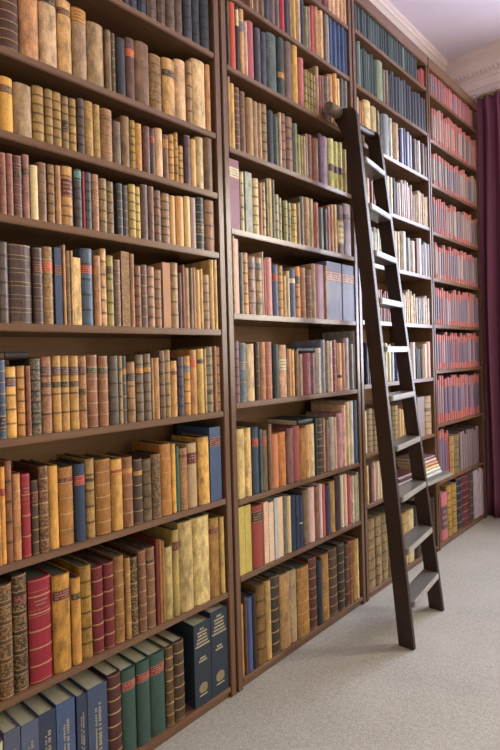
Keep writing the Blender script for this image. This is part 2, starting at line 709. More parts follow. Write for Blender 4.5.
# rows: (bay, shelf number from the bottom, page-top colour, books)
DATA = [
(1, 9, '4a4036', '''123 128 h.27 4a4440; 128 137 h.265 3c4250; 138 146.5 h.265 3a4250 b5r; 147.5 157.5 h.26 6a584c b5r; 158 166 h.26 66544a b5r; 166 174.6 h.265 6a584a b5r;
175 183 h.265 665448 b5r; 184 192 h.27 3c4048 b5r; 192.3 200.5 h.27 363a42 b5r; 201 209.7 h.27 33373e b5r'''),
(1, 8, '4a4036', '''-1 19 -14 54382f b6; 20 39.5 -9 c08c60 w; 40 57.5 -5 cbaa84 lK.02,.13 w; 59 73 1 cfa56c lB.12,.09 w; 73.5 88 10 a5886a lT.0,.2 w; 88.5 104.6 25 ab8f69 w;
105.5 111 31 8a7458 w; 111.3 115 34 6a5a48 b6; 117 126 39 3c3e42; 126.5 135.5 39 64483f lO.18,.12; 135.8 150 44 7e6049 w; 150.5 162.5 56 80603f o b5r; 163.5 176 60 d3a86a lK.2,.12 w;
176.5 187 61 dab48c; 187 192 62 a58359 b4k; 192.5 205.8 62 e0bf8d w; 206.5 211 65 c59362'''),
(1, 7, '4a4036', '''-.5 14 78 dfaa50 lB.15,.14 c; 14.5 33 85 ac906c w; 33.5 45 87 a88650 b5k; 45.5 53 90 a08250 b5k; 53.5 62 93 aa8850 b5k; 62.5 69 97 98794f b5k lK.45,.2; 70 77 99 b28d50 b5k;
78 85 99 5c4c46 b5k; 85 94 102 b58f50 b5d; 94.5 101 105 aa8c50 b5d o; 101.5 113 110 a57c54 b5d lB.12,.1; 113.5 121.5 122 70604f w; 122 130 117 8c714e w; 130 135 121 aa8e4a b5k o; 135.5 142.5 124 c48c48 b6d o;
143.5 150 127 6c4e46 w; 150.2 155.5 129 58463a lR.17,.13; 155.6 163 129 dcb48a; 163.5 169 135 7c5c46 lT.1,.2; 169.3 174.5 135 cc9f5a b5k; 174.6 178 133 bb8f50 b5k; 178.2 184 146 b38f50 b4k o;
184.5 190.3 136 5c464a b4r; 190.5 196 140 d4ac6b; 196.5 204 138 cbb382 w; 204.5 213 139 70543a w'''),
(1, 6, '4a4036', '''-.5 6.5 153 8d5c4a b5r; 7 13.5 154 8d5e4e b5r; 14 23 156 6c4642 b5d lK.25,.12; 23.3 30 155 9d6e62 lK.22,.1 b4d; 30.5 38 166 e8d09c c; 38.5 47.5 163 806146 b5r x; 48.5 55.5 165 8e6a46 b5k o; 55.6 61 166 b38659 b4r;
62.5 74 167 c09258 lM.2,.3 b5k; 74.5 82 170 4c484a lE.03,.17 b5k; 82.2 84.5 172 a84440 c; 84.7 91.5 173 4e4e52 b5k; 92 99 175 a3725a b6d o; 99.5 107.3 179 8c724a o b4k; 107.5 114.5 182 7e6a4a o b4k; 117 122.5 184 4b4b52 b5; 123.5 128 186 5c5656 b5;
129 135.8 185 bb9f5a b5k o; 136 141 187 c3ab52 b5k o; 141.5 148.3 185 6c5652 b5r; 148.5 153.8 187 7e5e4e b5r; 154 161.3 191 7e5a42 b5k; 161.6 170 194 8c6c4e b5k o; 170.3 176 196 d6ac6b c; 176.5 184 197 dcab6a c; 184.5 190 197 e0c484 c;
190.5 196.8 198 ab928a c; 197 205 198 2e3e3e b6 lG.5,.2; 205.5 215 201 976f4f w b3k'''),
(1, 5, '4a4036', '''-1 9.5 242 605149 b5k; 10 33.5 245 4c3631 b5d; 34 43.5 248 513c38 b5d lM.22,.13; 44 55 247 8c6c42 b5 o lO.2,.14; 55.5 63.5 248 3d4b69 f c lM.23,.12; 64 66.5 245 d3a372; 67 70.8 251 8c7252 b4; 71 73 251 dbab7a;
73.5 82 258 dfbb7b w f; 82.5 94.5 249 4b5d71 b4k lR.2,.12; 94.8 101.6 256 b37f52 b5d; 101.8 107.6 249 d3ab7a b5k w; 107.8 114 256 ab9b5a lK.16,.1 b5k; 114.5 121 260 7c5e4a b5d; 121.4 130.6 252 87633d f c o; 130.8 135.4 254 9c724a b5; 135.6 141.6 266 8c5e42 b5k;
141.8 148.3 265 6c4e3e b5; 148.6 155.4 267 b38b6b b5k; 155.6 162.6 270 9c7656 b5k; 162.8 171.6 263 bb875f f c lT.28,.07; 171.8 179.3 263 ab8b63 b4k; 179.5 182.3 273 7e5e52; 182.4 185 265 8e5e52; 185.3 190.3 268 ab835f; 190.5 192.5 268 8e8a72; 192.6 196 268 aa7352;
196.3 200.8 270 cb9f5a; 201 203.4 269 d3b36a; 203.6 210.3 275 a38366 b5k; 210.5 214.3 260 dbb372; 214.5 217 260 e3c382'''),
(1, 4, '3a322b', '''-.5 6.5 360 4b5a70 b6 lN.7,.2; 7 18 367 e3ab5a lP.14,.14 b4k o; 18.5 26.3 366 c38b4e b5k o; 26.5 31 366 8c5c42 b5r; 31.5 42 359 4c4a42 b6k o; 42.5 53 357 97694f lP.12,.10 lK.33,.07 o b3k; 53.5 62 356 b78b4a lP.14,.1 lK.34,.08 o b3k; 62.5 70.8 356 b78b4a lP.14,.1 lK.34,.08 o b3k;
71 79.8 356 b78b4a lP.14,.1 lK.34,.08 o b3k; 80.3 88 356 a3734a lP.14,.1 lK.45,.09 o b3k; 88.5 99.5 355 8d5f42 lG.15,.11 b5; 100 109.5 356 976746 lG.15,.11 b5; 110 119 356 60564a b4k; 119.2 122.5 356 ab926a b4k; 122.6 127 356 4b4b4e b4 lT.2,.08; 128 136 362 a37b52 lN.2,.12 b4k;
137 144.5 355 7e6a52 lT.2,.1 b6k; 145 151.8 354 7e6a52 lT.2,.1 b6k; 152 154 358 b39362; 154.2 160 358 b38352 b5d; 160.2 165.5 351 7c6652 b5k; 165.7 171 350 a38352 b5k; 171.2 178 361 cb9b52 lM.15,.1 b5d; 178.5 184.3 357 4e4858 b5k; 184.6 191 356 d39b4e lY.15,.12 b4k; 191.3 197.8 350 bb8752 lO.15,.13;
198.3 204.8 349 c3a352 lK.16,.07; 205 207 349 c3a372; 207.2 214.3 347 8e8262 b6k lK.65,.08; 214.6 216.8 346 b37f5a; 217 221.5 347 a38362 b6k'''),
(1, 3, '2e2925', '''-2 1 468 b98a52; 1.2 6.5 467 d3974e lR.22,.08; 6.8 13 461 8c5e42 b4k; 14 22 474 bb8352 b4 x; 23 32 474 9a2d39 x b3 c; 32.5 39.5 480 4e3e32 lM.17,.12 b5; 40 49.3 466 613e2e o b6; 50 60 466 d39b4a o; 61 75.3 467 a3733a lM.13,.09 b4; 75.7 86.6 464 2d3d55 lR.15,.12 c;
87 96 459 9e7e4a o b4k lK.24,.05; 97 112 459 976732 b5; 112.5 123.7 459 cb9b52 lR.15,.07 b4r; 124 133.8 457 8e6242 lT.16,.08 b4; 134.2 143 459 4e3e36 lT.18,.07 b4; 143.3 152.3 459 6e5a42 b4k w; 152.6 161.8 454 5e4a3a o; 162 172.5 444 b77f42 b4; 172.7 176.6 444 dbab52; 176.8 180 447 3e6a62 c;
180.3 188 448 976f4a lM.1,.05 o; 188.5 198 443 bb9f77 lM.14,.19 c; 199.5 210 437 dbab5a w; 211.5 222.5 427 43587a lM.14,.12 c f'''),
(1, 2, '45423c', '''0 14.5 584 5e4632 b5d o; 15.5 30 574 40322a lM.17,.08 b5d o; 31 53.5 577 8e2232 b5 x c; 54.5 71.8 574 b3833a lM.15,.11 w; 73 82.3 578 c38f46 lK.17,.08; 82.6 93.8 566 9f7b3a b5k w; 94 105.3 566 6e262a b5 c; 105.6 116 562 6e262a b5 c; 116.2 126 556 976b3e b5; 126.2 131.3 558 9f7746 b4;
131.6 139.3 557 3e362a o b5 ; 139.5 147 550 7e5642 b5; 147.3 156 547 7e5e42 lK.15,.06 b4; 156.2 159.4 539 6e2e2a c; 159.6 162 540 a36f42; 162.2 165 541 976f42; 165.3 173.5 547 b5a168 w b3r; 173.7 179.6 530 ac9658 lM.13,.11; 179.8 194.2 521 b39c66 w b4r; 194.6 210.3 516 cdb679 w; 210.8 220.4 518 a37b42 lM.12,.07 w; 221 225 517 c3a762; 225.2 227.5 517 b39b5a'''),
(1, 1, 'a9a58c', '''-6 3 743 c9c2a8 c; 3.3 21 729 555b70 v c f; 21.5 39 721 565f78 v c f; 39.5 56.5 711 343e54 v c f; 57 75.3 700 4a5c80 v c f; 77 87.5 694 343e56 v c f; 87.7 107 684 44526c v c f; 107.3 120.6 673 4e2e2a b6 ; 121 136 668 38524a lD.14,.10 c; 136.4 149.3 660 38524a lD.14,.10 c;
149.7 165 652 38524a lD.14,.11 c; 165.4 173.2 646 5e4a32 b6 w; 173.6 183.6 640 4e3e2e b6; 194 210.6 621 2c3744 crest c f; 211 227.2 608 2c3744 crest c f; 227.6 230 606 8e8242 c'''),
(2, 10, '4a4036', '''316 322 h.24 8c5a54; 322.8 327.3 h.24 7c3c40; 327.5 330 h.23 d9b89a; 330.2 335.3 h.23 d9ae8c; 335.5 339.3 h.23 dbb28e; 339.5 342.8 h.23 d9b08e; 343 346.7 h.23 d7ae8e'''),
(2, 9, '4a4036', '''249.5 253 h.24 b09070; 253.5 258.6 h.24 8c7260; 259.2 264 h.24 7e6652; 264.3 270 h.25 45515d; 270.3 275.8 h.25 7e6a6a; 276.1 279.6 h.25 7e7272; 280 284.4 h.25 b23a4a; 284.6 288.2 h.25 3d4551; 288.4 292 h.25 8e7666; 292.3 296.8 h.25 c3a352; 297 300.8 h.25 cbab92; 301 304.6 h.24 3d4551;
304.8 308 7 8e8c6a; 308.2 310.4 7 a38b7a; 310.6 314.2 6 ba4a52; 314.5 319 5 bb8f62; 319.3 324 6 d7b186; 324.3 326.4 11 7e766a; 326.5 328.7 12 aba79e; 328.9 333 15 39517e; 333.2 337.3 18 39517e; 337.5 340.8 21 39517e; 341 344.2 23 39517e; 344.4 347.5 26 39517e'''),
(2, 8, '4a4036', '''227.5 229 -4 6e6e62; 229.5 235.5 -4 cb5b3f c; 236 239 7 3e3e4a lC.05,.25; 239.7 244.2 10 cba372 lY.2,.15; 244.5 247.4 22 dbb3aa; 247.6 254.7 22 b2646a c; 255.5 261 29 4d4d5a; 261.4 266.7 33 494959; 267.2 277.4 35 4d5d5d x; 278 284.5 39 3a4644 lT.6,.1; 285 292 43 6e5a52; 292.3 298.1 46 cb9f4e; 298.4 303.8 59 bb6c6a;
304.2 307.2 70 ab9b5a b4k; 307.4 309.8 72 8e8a4a b4k; 310 312.6 74 9e8e5a b4k; 312.8 315.3 76 9e7e52 b4k; 315.5 318.6 67 b3977a; 318.8 321 76 8e5652; 321.2 325 76 7e4e46; 325.5 329 77 8e8a7a; 329.3 333.8 75 c38f6a; 334 337.4 74 dfab6a; 337.6 340.2 79 e3bb8a; 340.4 344.2 78 4e565e; 344.4 348 80 7e7a6e'''),
(2, 7, '4a4036', '''228 230 77 c39f72; 230.3 235 84 d3ab62; 235.5 240.3 88 6c5248 b8; 240.7 246.3 92 7e5e4a x b3r; 247 253.5 99 b38f66; 253.7 258 102 ab8f6e; 258.3 262 104 bb9776; 262.3 267.2 105 97835e b5k; 268.4 274.5 111 2e363e; 274.7 279 117 4e5e56; 279.1 281.2 113 cbb79a; 281.4 286.2 114 976f5e b5k; 286.6 293 118 8d6f5e b4k;
293.7 298 124 6e7666; 298.1 300.4 135 b3ab62; 300.5 302.3 136 9e8e66; 302.4 305.6 137 a38f72; 305.8 308 134 9e827a; 308.2 313 135 7e564a; 313.2 318.6 139 8e5e42; 318.8 321.5 134 5e4a5a; 321.8 328.4 137 9e7e96 b4r; 329.5 334.7 139 cbcb82 lP.52,.14; 335 339 142 c7c37a lP.52,.14; 339.3 343 143 c7c37a lP.52,.14; 343.2 346.6 150 ab9f72'''),
(2, 6, '4a4036', '''229 240.3 160 8e5870 f c lC.11,.16; 241 244.5 172 dbd3ab b4k; 245.7 252.7 173 9aa08e w f; 253.4 259 179 dfcb97 b5k; 259.3 262.4 183 ab6c50; 262.6 266.2 183 c3ab72 b5k; 266.4 267.8 179 8e9282; 268 272.2 179 bba76a o b5; 272.4 274.8 180 6e665a; 275 279 195 aba37a b4k; 279.3 282 198 a3a382 b4k; 284 287.8 201 9e9a66 b4k; 288.3 291.8 203 8e8e6e b4k;
292.1 297 204 cbab5a b5k; 297.2 300 203 8e7a5a; 300.2 304 197 6c5e4a; 304.2 309.8 198 9e764a b5; 310 314.4 199 b39b66; 314.7 319 203 ab604c; 319.3 324.2 208 4e5652; 324.5 327 209 3e424a; 327.2 330 206 9e625a; 330.2 333.3 205 aa7652; 333.5 338 205 b38742 o b5; 338.2 343.8 206 5e4e52 lC.3,.5; 344 351.5 205 9f90a0 lP.2,.1 c'''),
(2, 5, '4a4036', '''233.3 235 236 d3bb92; 235.2 240.2 239 dfb3a2 f c; 240.4 243 253 7e8a82; 243.7 249 253 d39f6a b5k; 249.7 256.5 257 ab9282 lY.1,.1 w b4k; 256.8 262.3 258 bba382 lY.1,.1 w b4k; 262.6 264 252 dbc3a2; 264.3 266.4 259 aa4e52; 266.6 272.4 258 d3978e c; 272.8 278.6 265 4d5d82 lR.18,.14 c; 278.8 283.7 266 c79b5a b5k; 284 286.2 276 dbb37a; 286.8 290.3 271 c9b590; 290.7 296 269 4d5d7e lW.2,.1 c;
296.3 301 267 cb8b4a lK.2,.14 b4k; 301.3 306.8 268 a36f46 b5; 307 312.2 270 7e5e4a b6; 312.4 316 264 c39f76; 316.3 325 265 a37b92 c; 325.2 326.6 266 cbab8a; 327.2 342.5 263 838bab f c lL.16,.17; 343.2 355.4 266 8b93b3 f c lL.16,.17'''),
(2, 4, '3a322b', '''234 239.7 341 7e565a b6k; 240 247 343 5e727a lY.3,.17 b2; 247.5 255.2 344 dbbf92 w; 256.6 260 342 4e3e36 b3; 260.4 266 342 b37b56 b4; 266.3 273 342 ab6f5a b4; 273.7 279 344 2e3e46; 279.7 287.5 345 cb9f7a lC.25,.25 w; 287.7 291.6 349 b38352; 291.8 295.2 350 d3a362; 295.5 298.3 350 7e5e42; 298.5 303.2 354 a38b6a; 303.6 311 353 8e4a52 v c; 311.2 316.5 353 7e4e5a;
316.7 321.6 348 bbb3a2; 321.8 325.3 340 8e92ab; 325.6 329.5 341 8e724a b4; 329.8 333 341 d3c7b6; 333.3 337.5 340 8e3e46 b5; 337.8 342.3 343 d3a382 lK.67,.06; 342.5 345 343 c38342; 345.2 350 338 a39797 w; 350.2 354 344 877b6e; 354.2 356 331 b3b7bb; 356.2 358 331 7e92a6'''),
(2, 3, '3c352e', '''237 245.6 429 d3bb7a x; 245.8 252.6 428 d7b77a w; 254 260 427 3d516a lR.17,.12 c; 260.2 262.2 429 5e6e72; 262.5 268.5 430 6e5e4a lR.12,.13; 268.8 271.9 424 8e6e52; 272.2 279 434 cb855e c; 279.3 286.3 432 c77f46 b4; 287.3 293.8 428 7e5a56; 294.2 300 426 ad5f5c c; 300.3 306 428 bb874e; 306.3 309.8 425 dbaf72; 310.1 315.3 424 e3c79a; 315.7 317.3 418 2e3e42; 317.5 323.5 418 3e362e b7; 323.7 325.4 418 b38f6e;
325.6 329.2 420 7e5a52; 329.5 334.3 417 aba797; 334.5 337.3 417 dbab92; 337.6 342.4 413 bb8b92; 342.6 346.2 405 e3b7a2; 346.6 350 402 d3bb82; 350.3 354.5 401 dfd7c7; 355 359.7 400 5e7e9a c'''),
(2, 2, '4a463c', '''238.5 246.3 507 c9b75e c f; 246.6 252.6 505 c6b45e c f; 252.9 263.8 505 9a453d lK.09,.17 c; 264.1 269.9 502 e3bfa2 c f; 270.2 275.1 502 e7cbb2 c f; 275.3 279 498 bbbbb7 c f; 279.2 284 497 e3c39a c f; 284.3 287.3 496 7e7e7a; 287.5 291.2 496 e3cf9a c; 291.4 296 495 2d3d5e c; 296.2 299.2 495 3d4962; 299.4 303.7 495 2d3d5e lW.53,.02 c; 304 309 490 7e6a52; 309.3 315 487 e3c3bb c; 315.2 319.3 487 8e5e4e; 319.5 322 484 ebd3d3 c;
322.2 326 484 c45f57 c; 326.2 330 485 3d3d62 c; 330.3 335.5 481 b3935a; 336.2 341.4 475 3e2e36; 341.6 344 475 ebdbc3 c; 344.2 346.9 474 e3c3a2 c; 347.1 351 475 b34a5a c; 351.2 354.7 476 dbcbb3; 354.9 357 475 cbcb92; 357.2 359.6 472 dbdbd3'''),
(2, 1, '45413a', '''240.3 244.5 605 b3834e; 244.8 247.3 597 5e463a; 247.6 253 597 4d5d8e c; 253.3 257 593 3e322a; 257.7 266 584 7e5e32 b4k; 266.3 271.8 581 bb9b62; 272 280.5 575 3e362e b6; 281 291 573 b38f5e b5; 291.3 298 570 bba786 b6; 298.5 310 566 ab7f42 b5; 310.5 317.8 557 5e3a32 b6; 318 322.7 560 2e3a42; 323 330 554 ab7f4a b4; 330.3 338.6 548 56422e b6; 339 345 543 3e362e b6; 345.2 349.3 544 5e3e32 b4; 349.5 353.2 541 8e5a3a b4; 353.4 356.3 540 c3975a; 356.5 359 539 e3cb8a'''),
(3, 10, '4a4a4a', '''355-418*26 h.19 4d6569,46595f,5a7377,3a4a50,8aa39c,42545a c; 418.5-426*4 h.12 b55a5c,a04850 c'''),
(3, 9, '4a4a4a', '''357-376.5*9 h0.250 5a6f70,43585a,8aa09a c; 377 383.3 h0.245 8d9f83 c; 384-392*5 h0.220 5a4a50,a08a70,3d4251,b0a290; 392.5-427*12 h0.245 3d4555,2f3644,4a5564,6a7984,424c5a c'''),
(3, 8, '4a4a4a', '''356 358.4 h0.245 e0cfae; 358.6-364.2*3 h0.235 2f3d66,c98c4e,34426a c; 364.5 371 h0.265 dbc78f w; 371.3 377.3 h0.255 c3af7b w; 378-383*3 h0.265 8e8a7a,a39f92,6e6e6a; 383.3 389 h0.255 8f9ba3 c; 389.3 393 h0.255 cbcfbb; 394 399.5 h0.245 b3976e; 400-413*8 h0.235 e3e3e3,3d4a86,e8e6e4,46528e c; 413.5 417 h0.225 4a3e44; 417.3 420 h0.225 e3dfdb; 421 425 h0.225 4a2e32; 425.3-428.5*2 h0.235 b3aba2,9a6e60'''),
(3, 7, '4a4a4a', '''357-376*6 h0.230 dbc382,cb9b5a,8e4a3e,cfb37a; 376.5-388*4 h0.220 c0a070,6a5a4c; 388-394*2 h0.240 e7dbbf,e3d3b3; 394.3-399*4 h0.220 3e3e42,dbd3c7; 399.3-412.8*7 h0.240 cbbfbb,c3b3b7,d3c7c3 lL.88,.1 c; 413-418.5*5 h0.190 3e3a3a,cbc3bb,b39b7a; 418.8-430*6 h0.220 d7c3a3,dfcfaf,b39b7b'''),
(3, 6, '4a4a4a', '''367-384*9 h0.215 cfd3bf,b3b79f,dbdbcb,8e9282; 384.5-396*4 h0.215 8a7a6a,b39b7a; 396-401*2 h0.245 dbc7a3,cbb793; 401.3 406.7 h0.255 bbb3a3; 407 410.7 h0.225 7f8b93; 411 415.8 h0.215 c3b39f; 416 417.6 h0.235 5e262e; 417.8 421.8 h0.245 e3dbe3 c; 422-430.5*5 h0.235 ebe7eb,36427e,dfdbe3 c'''),
(3, 5, '4a4a4a', '''368-376*4 h.21 3e4652,8a7a6a,5a4a40; 376-381*3 h.19 dfd3b3,cbb78f; 381.3-391*5 h.19 7e3e36,9a5a46,8e4a3e; 391.5-405*5 h.20 a08a70,cbb793; 405-416*6 h.21 e3d7bf,d7bf97,e0d0b0; 416.3-424*4 h.20 a3a7ab,8e9bab,b3a79f; 424.3-430*3 h.20 e0cfc3,d3b3a7; 430.2 432.3 h.21 36427e c'''),
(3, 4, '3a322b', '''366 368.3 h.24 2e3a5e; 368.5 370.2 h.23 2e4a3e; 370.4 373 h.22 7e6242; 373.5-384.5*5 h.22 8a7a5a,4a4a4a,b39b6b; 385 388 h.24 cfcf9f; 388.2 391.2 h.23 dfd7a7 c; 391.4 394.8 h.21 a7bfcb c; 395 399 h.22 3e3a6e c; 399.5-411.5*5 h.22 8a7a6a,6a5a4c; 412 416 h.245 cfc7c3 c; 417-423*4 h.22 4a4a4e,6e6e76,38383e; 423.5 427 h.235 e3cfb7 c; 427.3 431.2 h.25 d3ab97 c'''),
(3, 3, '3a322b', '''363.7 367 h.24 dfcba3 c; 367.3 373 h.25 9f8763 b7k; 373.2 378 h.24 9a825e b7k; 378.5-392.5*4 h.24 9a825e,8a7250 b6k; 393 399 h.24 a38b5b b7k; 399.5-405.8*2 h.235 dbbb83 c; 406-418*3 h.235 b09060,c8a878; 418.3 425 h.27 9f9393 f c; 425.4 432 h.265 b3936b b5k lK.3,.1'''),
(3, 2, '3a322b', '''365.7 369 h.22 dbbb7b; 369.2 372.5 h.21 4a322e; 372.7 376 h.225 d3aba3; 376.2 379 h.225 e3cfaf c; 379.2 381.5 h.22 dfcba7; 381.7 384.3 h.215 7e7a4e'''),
(3, 1, '5a5142', '''367.7 376 h.40 9f8357 b6k w; 376.3 382.2 h.40 a08a60 b6k w; 382.4 388.6 h.40 9a845a b6k w; 389 400.6 h.39 7e6642 b5k w; 401 408.8 h.34 c39f5b b4k; 409 414.8 h.34 dbc793; 415.2 420 h.34 2e2a28; 420.3 431.5 h.36 4e3a2c b5; 431.8 435.5 h.35 3e2a24'''),
(4, 10, '5a4a4a', '''431-473.5*21 h.17 c77a76,8d7f8f,a57a80,d08680 lS.0,.14 lS.88,.1 c'''),
(4, 9, '5a4a4a', '''432.5-477*23 h0.255 a08a82,7c7280,a58a88,c4a698,d89a8a lS.0,.16 lS.87,.12 c'''),
(4, 8, '5a4a4a', '''433.5-477.5*23 h0.240 a08c88,7a7280,b79c96,b8ac9c,94808c lS.0,.15 lS.87,.12 c'''),
(4, 7, '5a4a4a', '''434.5-478*23 h0.250 a08c88,7a7280,b79c96,b8ac9c,94808c lS.0,.15 lS.87,.12 c'''),
(4, 6, '5a4a4a', '''435.5-478.5*23 h0.255 a08890,7e7482,bba4a4,948290 lS.0,.16 lS.85,.13 c'''),
(4, 5, '5a4a4a', '''436-479*23 h0.268 9c848c,786e82,b8a0a8,8a7c90 lS.0,.2 lS.85,.14 c'''),
(4, 4, '5a4a4a', '''437-479.5*23 h0.270 7c6e84,8d7c94,b89ca6,6c6078 lS.0,.17 lS.82,.17 c'''),
(4, 3, '5a4a4a', '''438.5-480*24 h.335 78647f,8d7a94,b08c98,66567a lS.0,.2 lS.8,.2 c'''),
(4, 2, '6a5a48', '''440-449.8*4 h.355 84708c,a8606c lS.0,.18 lS.85,.14 c; 450.3 454.8 h.29 b98f58 b4k; 455 459.5 h.29 8a7a56 b5k; 459.8-480*9 h.30 8d7a80,9c8a8c,7e6a74 c'''),
(4, 1, '7a6a60', '''442 448 h.34 e0808f lP.25,.55 c; 448.3 453 h.37 bb9347 b6k o; 453.3 457.2 h.37 c09a50 b6k o; 457.5 462.6 h.39 2e3648 b6; 463 470 h.39 70303f b6; 470.3 474 h.385 4c4c48 b5; 474.3-487*6 h.39 cfc0d0,c3b3c7,d8cbd6 c'''),
]
# --------------------------------------------------------------- bookcases
WALL_X, END_Y, CEIL = -.40, 4.80, 3.90
RIGHT_X, BACK_Y = 3.6, -1.6
SH = {1: [.045, .439, .825, 1.185, 1.521, 1.837, 2.082, 2.327, 2.657, 2.954, 3.24],
      2: [.045, .476, .8, 1.211, 1.591, 1.951, 2.296, 2.641, 2.954, 3.239],
      3: [.045, .543, .837, 1.23, 1.599, 1.938, 2.282, 2.629, 2.947, 3.259],
      4: [.045, .484, .892, 1.277, 1.603, 1.935, 2.265, 2.607, 2.921, 3.254]}
BAY = {1: (.556, 1.556), 2: (1.63, 2.62), 3: (2.69, 3.643), 4: (3.699, 4.63)}
UP = {1: (.524, 1.588), 2: (1.598, 2.65), 3: (2.66, 3.666), 4: (3.676, 4.66)}
DEPTH, TH, TOP = .34, .024, 3.491
LBL = {1: 'tall dark wooden bookcase nearest the viewer, filled with old leather books',
       2: 'second tall dark wooden bookcase, between the nearest one and the ladder',
       3: 'third tall wooden bookcase, the one standing behind the ladder',
       4: 'farthest tall bookcase, filled with red and grey volumes beside the curtain'}
for b in (1, 2, 3, 4):
    y0, y1 = BAY[b]
    u0, u1 = UP[b]
    root = empty('bookcase', (0, 0, 0))
    root.location = (-DEPTH / 2, (u0 + u1) / 2, 0)
    tag(root, LBL[b], 'bookcase', 'bookcases along the wall')
    off = root.location

    def part(name, x0, x1, a0, a1, z0, z1, mat, bev=0):
        return box(name, x0 - off.x, x1 - off.x, a0 - off.y, a1 - off.y, z0, z1, mat, root, bev)
    part('side_panel', -DEPTH, 0, u0, y0, 0, TOP - .0755, W_UP, .003)
    part('side_panel', -DEPTH, 0, y1, u1, 0, TOP - .0755, W_UP, .003)
    part('back_panel', -DEPTH, -DEPTH + .012, y0, y1, .0, TOP - .0755, W_BACK)
    part('top_board', -DEPTH, .006, u0, u1, TOP - .075, TOP, W_SHELF, .004)
    for z in SH[b][1:]:
        part('shelf', -DEPTH + .012, -.001, y0, y1, z - TH, z, W_SHELF, .003)
    part('bottom_board', -DEPTH + .012, -.001, y0, y1, SH[b][0] - .02, SH[b][0], W_SHELF, .003)
    part('plinth', -DEPTH + .012, -.014, y0, y1, 0, SH[b][0] - .02, W_SHELF)

# -------------------------------------------------------- the books, in rows
ALL = []
for bay, n, page, txt in DATA:
    z = SH[bay][n - 1]
    zs = SH[bay]
    nxt = zs[n] if n < len(zs) else TOP - .075 + TH
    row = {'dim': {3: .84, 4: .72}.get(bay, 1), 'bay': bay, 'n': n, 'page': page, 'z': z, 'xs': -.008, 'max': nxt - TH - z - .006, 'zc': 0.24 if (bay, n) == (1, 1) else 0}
    bs = expand(txt, row)
    bs = [s for s in bs if s.y0 > BAY[bay][0] - .2]
    for s in bs:                               # keep every book inside its bay
        lo, hi = BAY[bay][0] + .001, BAY[bay][1] - .001
        if s.y0 < lo:
            s.w -= lo - s.y0
            s.y0 = lo
        if s.y0 + s.w > hi:
            s.w = hi - s.y0
        s.y1 = s.y0 + s.w
    bs = [s for s in bs if s.w > .004]
    # the books in view at all, for counting along the shelf
    vis = [s for s in bs if project((0, s.y1, z + s.h * .6))[0] > 1 and project((0, s.y0, z + .02))[1] > 0]
    for i, s in enumerate(vis):
        s.idx, s.count = i + 1, len(vis)
    for s in bs:
        s.stuff = s not in vis
        p0, p1 = project((0, s.y0, z + s.h / 2)), project((0, s.y1, z + s.h / 2))
        q0, q1 = project((0, s.y1, z)), project((0, s.y1, z + s.h))
        wpx = max(0, min(500, p1[0]) - max(0, p0[0]))
        hpx = max(0, min(750, q0[1]) - max(0, q1[1]))
        s.area = wpx * hpx
    # books of the same shelf that carry on past the picture's left edge
    if bay == 1:
        rnd = random.Random(n)
        y = bs[0].y0 - .001
        if n == 9:
            y = bs[0].y0 - .001
        while y > BAY[1][0] + .03:
            s = Spec()
            s.__dict__.update(bs[min(len(bs) - 1, rnd.randrange(8))].__dict__)
            s.w = rnd.uniform(.024, .045)
            if y - s.w < BAY[1][0] + .002:
                break
            s.y0, s.y1 = y - s.w, y
            s.h = min(row['max'], s.h * rnd.uniform(.95, 1.03))
            s.stuff, s.area = True, 0
            bs.append(s)
            y -= s.w + .0008
    ALL += bs
LIMIT = 300
FLAT = 11
cand = sorted([s for s in ALL if not s.stuff], key=lambda s: -s.area)
solo = set(id(s) for s in cand[:LIMIT - FLAT])
rest = Geo()
nsolo = 0
for s in ALL:
    if id(s) in solo:
        make_book(s)
        nsolo += 1
    else:
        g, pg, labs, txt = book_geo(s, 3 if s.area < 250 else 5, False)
        mt = Matrix.Translation((s.x, s.y0, s.z))
        rest.merge(g, mt)
        pg.m = [1] * len(pg.f)
        rest.merge(pg, mt)
r = rest.build('shelved_books', [MB, MP])
tag(r, 'the many narrow distant books on the upper and farther shelves', 'books', kind='stuff')


def flat_book(y_right, z, w, h, dep, hx, x, label, group, rz=0, feats='c'):
    """a book lying on its side, spine to the room"""
    s = Spec()
    s.__dict__.update(parse('0 1 h.2 %s %s' % (hx, feats), {'xs': 0, 'z': 0, 'page': 'cfc4a8'}).__dict__)
    s.row = {'page': 'cfc4a8', 'n': 1, 'bay': 1, 'z': 0, 'xs': 0}
    s.w, s.h, s.dep, s.y0 = w, h, dep, y_right
    make_book(s, label, group, (x, y_right, z), (math.radians(90), 0, rz))


def row_top(bay, n, ya, yb):
    return max(s.z + s.h for s in ALL if s.row['bay'] == bay and s.row['n'] == n and s.y1 > ya and s.y0 < yb)


def py(px, bay, n, dz=.2):
    return px_to_y(px, -.01, SH[bay][n - 1] + dz)


for bay, n, xa, xb, th, hx, lab in ((2, 4, 298.6, 316.4, .028, '24282c', 'black book lying flat on the books of the fourth shelf, second bookcase'),
                                   (2, 3, 300.5, 315.2, .028, '2a3632', 'dark green book lying flat on the books of the third shelf, second bookcase'),
                                   (1, 4, 7.2, 31, .022, '2a2624', 'black book lying flat on three books, fourth shelf of the nearest bookcase')):
    ya, yb = py(xa, bay, n), py(xb, bay, n)
    flat_book(yb, row_top(bay, n, ya, yb) + .0006, th, yb - ya, .2, hx, -.02, lab, 'books lying flat on other books')

